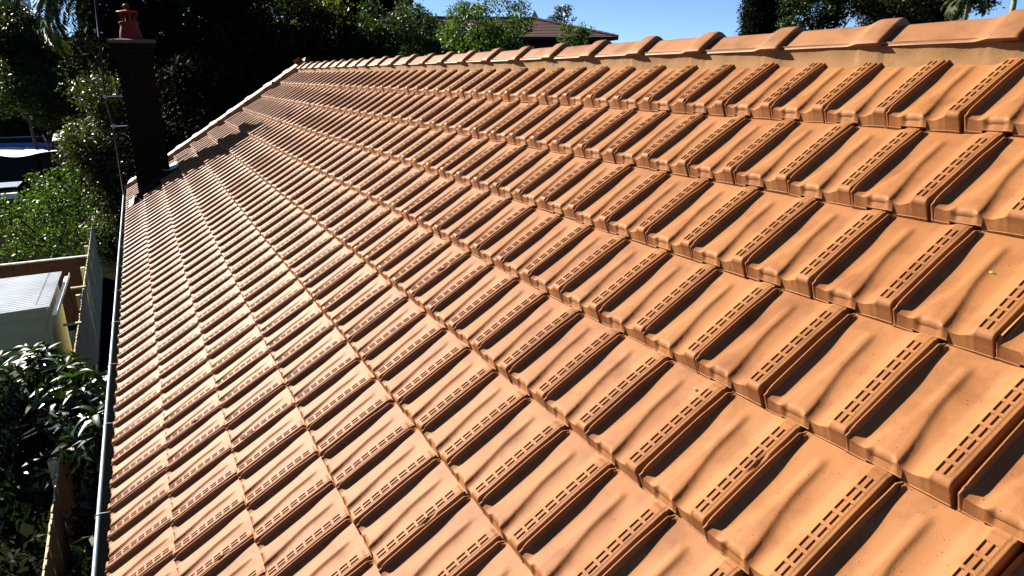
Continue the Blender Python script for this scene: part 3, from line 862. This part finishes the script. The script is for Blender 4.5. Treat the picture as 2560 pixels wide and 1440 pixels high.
# yellow gable peak further off
pg = at_dist(1337, 30, 70)
YG = empty('yellow_gable_house', (pg.x, pg.y, GZ), 'pale yellow pointed gable showing above the brown tiled roof', 'house')
lf = Vector((-ray(1337, 30).y, ray(1337, 30).x, 0)).normalized(); aw = Vector((ray(1337, 30).x, ray(1337, 30).y, 0)).normalized()
base = Vector((pg.x, pg.y, 0)); hw = .62
sec_ = [(-hw, GZ), (hw, GZ), (hw, pg.z - 1.15), (0, pg.z), (-hw, pg.z - 1.15)]
mb = MB().add([base + lf * x_ + aw * d + Vector((0, 0, z_)) for d in (0, 3.0) for x_, z_ in sec_], [(0,1,2,3,4),(9,8,7,6,5),(0,5,6,1),(1,6,7,2),(4,9,5,0)])
part('wall', mb, M_YELLOW, YG)
mb = MB()
for s_ in (-1, 1):
    p0, p1 = base + lf * (s_ * (hw + .15)) + Vector((0, 0, pg.z - 1.36)), base + Vector((0, 0, pg.z + .05))
    mb.add([p0 - aw * .15, p1 - aw * .15, p1 + aw * 3.1, p0 + aw * 3.1, p0 - aw * .15 + Vector((0, 0, .09)), p1 - aw * .15 + Vector((0, 0, .09)), p1 + aw * 3.1 + Vector((0, 0, .09)), p0 + aw * 3.1 + Vector((0, 0, .09))], [(0,1,2,3),(4,7,6,5),(0,4,5,1),(1,5,6,2),(2,6,7,3),(3,7,4,0)])
part('roof', mb, M_YELLOW, YG)
# houses far left
pf = at_dist(40, 27, 75)
gable_house('hill_house', 'distant red-brown hipped roof against the sky beyond the date palm', (5.0, 3.2), pf.z, pf.z + 1.9, M_CREAM, M_BROWNROOF, R(20), (pf.x - 1.0, pf.y - 5.0))
pb = at_dist(58, 0, 110)
pbld = empty('pale_block', (pb.x, pb.y - 5, GZ), 'pale blue grey apartment block behind the distant tiled roof', 'building')
part('wall', MB().box((pb.x - 8, pb.y - 14, GZ), (pb.x, pb.y, 16)), M_GREYB, pbld)
part('roof', MB().box((pb.x - 8.3, pb.y - 14.3, 16), (pb.x + .3, pb.y + .3, 16.4)), M_DARK, pbld)
for zz in (1, 4, 7, 10):
    for yy in (-2.2, -5.4, -8.6):
        w_ = part('window', MB().box((pb.x - .02, pb.y + yy - .7, zz), (pb.x + .06, pb.y + yy + .7, zz + 1.3)), M_WHITE, pbld)
        part('pane', MB().box((pb.x + .062, pb.y + yy - .6, zz + .1), (pb.x + .08, pb.y + yy + .6, zz + 1.2)), M_GLASS, w_)
pl = at_dist(28, 200, 52)
gable_house('low_tiled_cottage', 'low cottage roof with pale scalloped tiles showing behind the hedge', (5.0, 2.6), pl.z, pl.z + 1.5, M_RBRICK, surf('pale_roof_tile', (.42, .40, .38), rough=.5, var=.4, scale=9, bump=.5), R(95), (pl.x - 2.8, pl.y - 5.3), courses=10)

# ------------------------------------------------------------------ vegetation
def leaf_quads(P, D, Nn, ln, wd, rs):
    """kite leaves: P centres, D directions, Nn normals"""
    D = D / np.linalg.norm(D, axis=1, keepdims=True)
    Sd = np.cross(D, Nn); Sd /= np.linalg.norm(Sd, axis=1, keepdims=True) + 1e-9
    up = np.cross(Sd, D)
    L = ln[:, None]; Wd = wd[:, None]
    v0 = P - D * L * .5; v1 = P + Sd * Wd * .5 + D * L * .02 + up * L * .06; v2 = P + D * L * .5 - up * L * .10; v3 = P - Sd * Wd * .5 + D * L * .02 + up * L * .06
    V = np.stack([v0, v1, v2, v3], 1).reshape(-1, 3)
    F = np.arange(len(P) * 4).reshape(-1, 4)
    return V, F
DENS = 3.0
def crown_mesh(name, clumps, n_per, leaf, mat, seed, aspect=.45, droop=.0, shell=.55):
    g = np.random.default_rng(seed)
    Ps = []; Ds = []; Ns = []
    for (c, r) in clumps:
        c = np.array(c); r = np.array(r if hasattr(r, '__len__') else (r, r, r))
        m = max(6, int(DENS * n_per * float(np.mean(r)) ** 2))
        d = g.normal(size=(m, 3)); d /= np.linalg.norm(d, axis=1, keepdims=True)
        rad = (shell + (1 - shell) * g.random(m) ** .6)[:, None] * (1 + .18 * g.normal(size=(m, 1)))
        Ps.append(c + d * rad * r)
        dd = d * .7 + g.normal(size=(m, 3)) * .75; dd[:, 2] -= droop; Ds.append(dd)
        nn_ = d * .8 + g.normal(size=(m, 3)) * .6 + np.array([0, 0, .5]); Ns.append(nn_)
    P = np.concatenate(Ps); D = np.concatenate(Ds); Nn = np.concatenate(Ns)
    ln = leaf * (.6 + .8 * g.random(len(P))); wd = ln * aspect * (.8 + .4 * g.random(len(P)))
    V, F = leaf_quads(P, D, Nn, ln, wd, g)
    return mesh_np(name, V, F, mat)
def make_clumps(c, rad, n, rc, seed, flat=1.0, lobes=()):
    g = random.Random(seed); out = []
    c = Vector(c); rad = Vector(rad)
    for i in range(n):
        for _ in range(20):
            d = Vector((g.gauss(0, 1), g.gauss(0, 1), g.gauss(0, 1))).normalized() * (g.random() ** .38)
            break
        p = c + Vector((d.x * rad.x, d.y * rad.y, d.z * rad.z))
        k = g.uniform(.6, 1.25) * rc
        out.append((tuple(p), (k, k, k * g.uniform(.55, .85) * flat)))
    return out
def limbs(base, clumps, r0, seed, n=9, lean=(0, 0)):
    g = random.Random(seed); mb = MB()
    base = Vector(base); zt = min(c[0][2] for c in clumps); ctr = sum((Vector(c[0]) for c in clumps), Vector()) / len(clumps)
    fork = Vector((base.x * .5 + ctr.x * .5, base.y * .5 + ctr.y * .5, base.z + (ctr.z - base.z) * .55))
    mid = base.lerp(fork, .5) + Vector((g.uniform(-.15, .15), g.uniform(-.15, .15), 0))
    mb.tube([base + Vector((0, 0, -.2)), base + Vector((0, 0, .25)), mid, fork], [r0 * 1.45, r0 * 1.1, r0 * .9, r0 * .75], 9)
    for c, _ in g.sample(clumps, min(n, len(clumps))):
        e = Vector(c); m2 = fork.lerp(e, .5) + Vector((g.uniform(-.3, .3), g.uniform(-.3, .3), g.uniform(0, .4))) * (e - fork).length * .2
        mb.tube([fork - Vector((0, 0, .1)), m2, e], [r0 * .5, r0 * .3, r0 * .09], 6)
    return mb
def tree(name, label, c, rad, n_cl, rc, n_per, leaf, mat, seed, cat='tree', group=None, r0=.22, flat=1.0, aspect=.45, shell=.5, extra=(), base=None, droop=0.0, nl=9):
    c = Vector(c); b = Vector(base) if base is not None else Vector((c.x, c.y, GZ))
    o = empty(name, b, label, cat, group)
    cl = make_clumps(c, rad, n_cl, rc, seed, flat) + list(extra)
    part('trunk', limbs(b, cl, r0, seed, nl), M_BARK, o, True)
    me = crown_mesh('crown', cl, n_per, leaf, mat, seed, aspect, droop, shell)
    part('crown', me, None, o)
    return o
def px_r(p, d): return p / FPX * d

def tree_px(name, label, x, y, rx, ry, D, n_cl, leaf, mat, seed, n_per=160, rcf=.34, **kw):
    c = at_dist(x, y, D); r = px_r(rx, D); rz = px_r(ry, D)
    return tree(name, label, c, (r, r, rz), n_cl, max(r, rz) * rcf, n_per, leaf, mat, seed, **kw)

# big dark trees behind the chimney
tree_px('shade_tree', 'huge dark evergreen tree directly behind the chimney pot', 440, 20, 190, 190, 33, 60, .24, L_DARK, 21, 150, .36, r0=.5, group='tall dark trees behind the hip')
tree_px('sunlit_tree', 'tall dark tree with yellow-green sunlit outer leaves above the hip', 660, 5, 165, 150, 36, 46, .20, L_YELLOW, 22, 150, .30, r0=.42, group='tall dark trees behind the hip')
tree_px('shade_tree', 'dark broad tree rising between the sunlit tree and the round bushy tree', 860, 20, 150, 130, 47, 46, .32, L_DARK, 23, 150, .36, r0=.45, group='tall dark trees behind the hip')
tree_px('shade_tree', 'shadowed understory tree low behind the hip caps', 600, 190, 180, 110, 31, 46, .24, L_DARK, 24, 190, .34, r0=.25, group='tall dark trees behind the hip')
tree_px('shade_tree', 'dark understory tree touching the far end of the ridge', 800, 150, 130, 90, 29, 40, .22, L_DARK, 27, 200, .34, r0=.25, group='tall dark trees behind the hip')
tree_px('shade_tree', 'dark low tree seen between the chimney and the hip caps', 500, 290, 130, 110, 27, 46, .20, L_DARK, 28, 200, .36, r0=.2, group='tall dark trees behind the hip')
# behind the ridge
tree_px('round_tree', 'dense rounded green tree just beyond the ridge', 1000, 105, 112, 88, 30, 46, .13, L_MID, 31, 380, .27, r0=.22)
tree_px('feathery_tree', 'light green feathery tree with loose upper sprays beside the round tree', 1225, 90, 120, 82, 27, 46, .12, L_BRIGHT, 32, 330, .25, r0=.18, extra=[(tuple(at_dist(1150, 40, 27)), (.45, .45, .4)), (tuple(at_dist(1165, 22, 27)), (.3, .3, .35)), (tuple(at_dist(1300, 30, 27)), (.5, .5, .45)), (tuple(at_dist(1250, 12, 27)), (.5, .5, .4)), (tuple(at_dist(1205, 20, 27)), (.35, .35, .4))])
tree_px('ridge_shrub', 'yellow-green leafy shrub in front of the brown tiled house', 1440, 100, 42, 30, 33, 14, .13, L_BRIGHT, 33, 330, .34, r0=.07, cat='shrub', extra=[(tuple(at_dist(1420, 70, 33)), (.25, .25, .3)), (tuple(at_dist(1456, 70, 33)), (.22, .22, .35)), (tuple(at_dist(1403, 66, 33)), (.16, .16, .25))])
tree_px('gum_tree', 'small sparse bluish tree standing behind the brown tiled house', 1410, 40, 32, 27, 62, 16, .22, L_BLUE, 34, 120, .36, r0=.14)
cyp = []
for i in range(26):
    y_ = 150 - i * 9
    c = at_dist(1893 + (i * .35) + random.Random(i).uniform(-7, 7), y_, 36)
    w_ = px_r(40 - 8 * (i / 26) + random.Random(i + 50).uniform(-4, 4), 36); cyp.append((tuple(c), (w_, w_, .42)))
cb = at_dist(1893, 150, 36)
o = empty('cypress_tree', (cb.x, cb.y, GZ), 'tall narrow columnar dark cypress tree above the ridge', 'tree')
part('trunk', MB().tube([(cb.x, cb.y, GZ - .2), (cb.x, cb.y, 0), (cb.x, cb.y, 4.5)], [.22, .16, .05], 8), M_BARK, o, True)
cyp += [((cb.x, cb.y, z_), (.9, .9, .6)) for z_ in np.arange(GZ + .6, 0, .8)]
part('crown', crown_mesh('crown', cyp, 900, .11, L_DARK, 35, .5, -.6, .72), None, o)
tree_px('spreading_tree', 'dark green spreading tree standing next to the cypress', 2040, 10, 100, 70, 40, 34, .18, L_MID, 36, 330, .30, r0=.16, nl=8)
tree_px('spreading_tree', 'broad olive green tree standing next to the slim green trunked palm', 2290, 5, 130, 62, 42, 40, .18, L_OLIVE, 37, 330, .28, r0=.16, nl=8)
# left garden
tree_px('garden_shrub', 'tall silvery leaved shrub growing right behind the antenna mast', 272, 420, 62, 175, 27, 64, .15, L_OLIVE, 41, 260, .26, cat='shrub', r0=.08, aspect=.32)
tree_px('garden_shrub', 'bright green rounded garden shrub beyond the board fence', 120, 540, 108, 105, 25.5, 40, .12, L_BRIGHT, 42, 230, .30, cat='shrub', r0=.08)
tree_px('garden_shrub', 'pale leaved bush under the drooping palm fronds', 35, 120, 75, 75, 46, 50, .21, L_OLIVE, 43, 260, .36, cat='shrub', r0=.10)
tree_px('garden_shrub', 'low trimmed hedge bush below the palm', 90, 235, 105, 55, 44, 44, .15, L_MID, 44, 240, .34, cat='hedge', r0=.08)
tree_px('garden_shrub', 'leafy bush along the top of the dark outbuilding', 60, 280, 120, 32, 55.5, 30, .18, L_MID, 45, 180, .26, cat='hedge', r0=.08)
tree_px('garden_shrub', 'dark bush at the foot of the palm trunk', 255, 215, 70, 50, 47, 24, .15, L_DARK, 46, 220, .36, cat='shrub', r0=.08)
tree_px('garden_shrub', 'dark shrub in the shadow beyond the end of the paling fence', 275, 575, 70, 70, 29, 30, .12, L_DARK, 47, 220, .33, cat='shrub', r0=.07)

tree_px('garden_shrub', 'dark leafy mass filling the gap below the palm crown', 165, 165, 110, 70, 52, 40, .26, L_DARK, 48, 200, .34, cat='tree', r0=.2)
tree_px('garden_shrub', 'dense green bush behind the hedge beside the cottage roof', 60, 175, 95, 60, 58, 40, .24, L_MID, 49, 150, .34, cat='tree', r0=.2)
tree('garden_shrub', 'added dark leafy shrub blacking out the ground behind the near end of the paling fence', (-6.6, -5.3, -5.5), (1.7, 1.1, .7), 36, .55, 330, .14, L_DARK, 50, cat='shrub', r0=.05)  # shrub added to cover sunlit ground so it reads black
# palms
def frond_mesh(name, L, n, lw, ll, mat, seed, curve=.9):
    g = np.random.default_rng(seed); vs = []; fs = []
    pts = []; ang = .75
    p = np.zeros(3)
    for i in range(26):
        f = i / 25; a = ang - curve * 1.9 * f ** 1.3
        pts.append(p.copy()); p = p + np.array([math.cos(a), 0, math.sin(a)]) * L / 25
    pts = np.array(pts)
    for i in range(25):                         # rachis
        w = .03 * (1 - i / 26)
        k = len(vs); vs += [tuple(pts[i] + [0, -w, 0]), tuple(pts[i] + [0, w, 0]), tuple(pts[i+1] + [0, w, 0]), tuple(pts[i+1] + [0, -w, 0])]; fs.append((k, k+1, k+2, k+3))
    for j in range(n):
        f = .08 + .92 * j / n; x = f * 25; i = min(int(x), 24); c = pts[i] + (pts[min(i+1, 25)] - pts[i]) * (x - i)
        t = pts[min(i+1, 25)] - pts[max(i-1, 0)]; t /= np.linalg.norm(t)
        l = ll * (math.sin(math.pi * (.12 + .80 * f)) ** .7) * g.uniform(.85, 1.1)
        for sd in (-1, 1):
            d = t * .65 + np.array([0, sd * .8, 0]) + np.array([0, 0, g.uniform(.0, .25) - .35 * f]); d /= np.linalg.norm(d)
            wv = np.cross(d, [0, 0, 1.0]); wv /= np.linalg.norm(wv); tip = c + d * l - np.array([0, 0, l * .22]); m = c + d * l * .45
            k = len(vs); vs += [tuple(c), tuple(m + wv * lw), tuple(tip), tuple(m - wv * lw)]; fs.append((k, k+1, k+2, k+3))
    return mesh_np(name, vs, fs, mat)
def palm(name, label, top, nf, L, trunk_r, base_z, seed, mat, trunk_mat, skirt=0, el=(-.6, 1.2), lw=.028, ll=.55, n=44, group=None):
    top = Vector(top); o = empty(name, (top.x, top.y, base_z), label, 'palm tree', group)
    g = random.Random(seed)
    h = top.z - base_z; pts = []; rr = []
    for i in range(40):
        f = i / 39; pts.append((top.x, top.y, base_z - .2 + (h + .2) * f)); rr.append(trunk_r * (1.1 - .25 * f) * (1.0 + (.10 if i % 2 else -.04)))
    part('trunk', MB().tube(pts, rr, 14), trunk_mat, o)
    fm = [frond_mesh('frond', L, n, lw, ll, mat, seed + i, c) for i, c in enumerate((.75, 1.0, 1.25))]
    for i in range(nf):
        az = i * 2.39996 + g.uniform(-.2, .2); f = i / nf; e = el[1] + (el[0] - el[1]) * f
        m = Matrix.Translation(top) @ Matrix.Rotation(az, 4, 'Z') @ Matrix.Rotation(-(e - .55), 4, 'Y') @ Matrix.Rotation(g.uniform(-.5, .5), 4, 'X') @ Matrix.Scale(g.uniform(.85, 1.1), 4)
        link(bpy.data.objects.new('frond', fm[i % 3]), o, m)
    return o
pt = at_dist(235, -55, 37)
palm('date_palm', 'huge date palm with drooping fronds and thick rough trunk beyond the antenna mast', pt, 78, 4.4, .62, GZ, 61, L_PALM, M_BARK, el=(-1.35, 1.2), ll=.75, n=38, lw=.055)
pt = at_dist(2424, -12, 36)
palm('slim_palm', 'slim palm with smooth green trunk and short crown above the ridge', pt, 16, 1.35, .085, GZ, 62, L_PALM, surf('green_palm_stem', (.20, .24, .07), rough=.6, var=.2), el=(-.5, 1.2), ll=.4, n=30)
pt = at_dist(2562, -130, 24)
palm('slim_palm', 'slim olive palm stem whose crown rises far above the ridge caps', pt, 14, 1.6, .07, GZ, 63, L_PALM, surf('olive_palm_stem', (.16, .19, .07), rough=.6, var=.2), el=(-.2, 1.2), ll=.45, n=30)

# big-leaved tree hanging over the paling fence
BT = empty('mango_tree', (-9.6, -4.9, GZ), 'large glossy leaved tree hanging over the paling fence beside the shed', 'tree')
g = random.Random(77)
def big_leaf(name, seed):
    vs = []; fs = []; n = 8
    for i in range(n + 1):
        f = i / n; w = .5 * math.sin(math.pi * min(1, f * .96 + .03)) ** .75 * (1 - .25 * f)
        x = f; z = .10 * math.sin(f * 2.2) - .38 * f ** 2.2 + (.01 * math.sin(seed + f * 9))
        vs += [(x, -w * .30, z + .055 * w * 2), (x, 0, z), (x, w * .30, z + .055 * w * 2)]
    for i in range(n):
        fs += [(3*i, 3*i+3, 3*i+4, 3*i+1), (3*i+1, 3*i+4, 3*i+5, 3*i+2)]
    return mesh_np(name, vs, fs, L_GLOSS, True)
LM = [big_leaf('leaf', s_) for s_ in range(3)]
tips = []
for i in range(46):
    px, py = g.uniform(-60, 262), 0
    topy = 868 - 22 * math.sin(px / 40.0) + (px > 170) * (px - 170) * .95
    py = topy + abs(g.gauss(0, 1)) * 62 + 14
    d = g.uniform(10.2, 13.4) - max(0, px - 120) * .012
    p = at_dist(px, py, d)
    if p.y > -3.05: p.y = -3.05
    tips.append(p)
cl = []
brm = MB(); fork = Vector((-9.6, -4.75, -5.0))
brm.tube([(-9.6, -4.9, GZ - .2), (-9.6, -4.85, GZ + .4), tuple(fork)], [.12, .10, .08], 9)
for p in tips:
    m2 = fork.lerp(p, .55) + Vector((0, 0, .12)); brm.tube([fork, m2, p], [.035, .022, .008], 6)
part('trunk', brm, M_BARK, BT, True)
filler = [((p.x, p.y, p.z - .30), (.42, .42, .28)) for p in tips] + [((g.uniform(-7.6, -4.6), g.uniform(-3.66, -3.45), g.uniform(-6.1, -4.75)), (.30, .13, .26)) for _ in range(46)] + [((-9.6 + g.uniform(-1.6, 1.8), -4.5 + g.uniform(-.8, .8), -5.0 + g.uniform(-.5, .5)), (.5, .5, .4)) for _ in range(22)]  # clumps along the near fence are added to keep its boards dark
CR = part('crown', crown_mesh('crown', filler, 240, .17, leaf_mat('leaf_glossy_dark', (.009, .020, .005), trans=.2, rough=.35), 78, .32, .3, .4), None, BT)
nl = 0
for p in tips:
    k = g.randint(4, 7); a0 = g.uniform(0, 6.28)
    for j in range(k):
        if nl >= 285: break
        az = a0 + j * 6.283 / k + g.uniform(-.35, .35); e = g.uniform(-.25, .65); s_ = g.uniform(.20, .33)
        m = Matrix.Translation(p) @ Matrix.Rotation(az, 4, 'Z') @ Matrix.Rotation(-e, 4, 'Y') @ Matrix.Rotation(g.uniform(-.6, .6), 4, 'X') @ Matrix.Diagonal((s_, s_ * g.uniform(.75, 1.0), s_, 1))
        link(bpy.data.objects.new('leaf', LM[j % 3]), CR, m); nl += 1

# a few dry leaf scraps lying on the tiles
g = random.Random(15)
for k, (px, py, lab) in enumerate(((1736, 968, 'tiny pale dry leaf scrap lying at the head of a tile in mid slope'), (2470, 680, 'small yellow dry leaf scrap lying on a tile two courses below the ridge'), (2035, 1010, 'dark twig fragment resting in the pan of a near tile'))):
    r_ = ray(px, py); nrm = Vector((0, -SP, CP)); tt = (0.012 - (CAM_POS).dot(nrm)) / r_.dot(nrm); p = CAM_POS + r_ * tt
    vs = []; fs = []
    for i in range(5):
        f = i / 4; w_ = .004 * math.sin(math.pi * (f * .9 + .05)); vs += [(.018 * f, -w_, .003 * math.sin(3 * f)), (.018 * f, w_, .004 * math.sin(3 * f + 1))]
    for i in range(4): fs.append((2*i, 2*i+1, 2*i+3, 2*i+2))
    o = bpy.data.objects.new('dry_leaf', mesh_np('dry_leaf', vs, fs, surf('dry_leaf_%d' % k, (.30, .24, .06) if k < 2 else (.03, .02, .012), rough=.8)))
    link(o, None, Matrix.Translation(p) @ ROOFM.to_3x3().to_4x4() @ Matrix.Rotation(g.uniform(0, 6), 4, 'Z')); tag(o, lab, 'leaf')
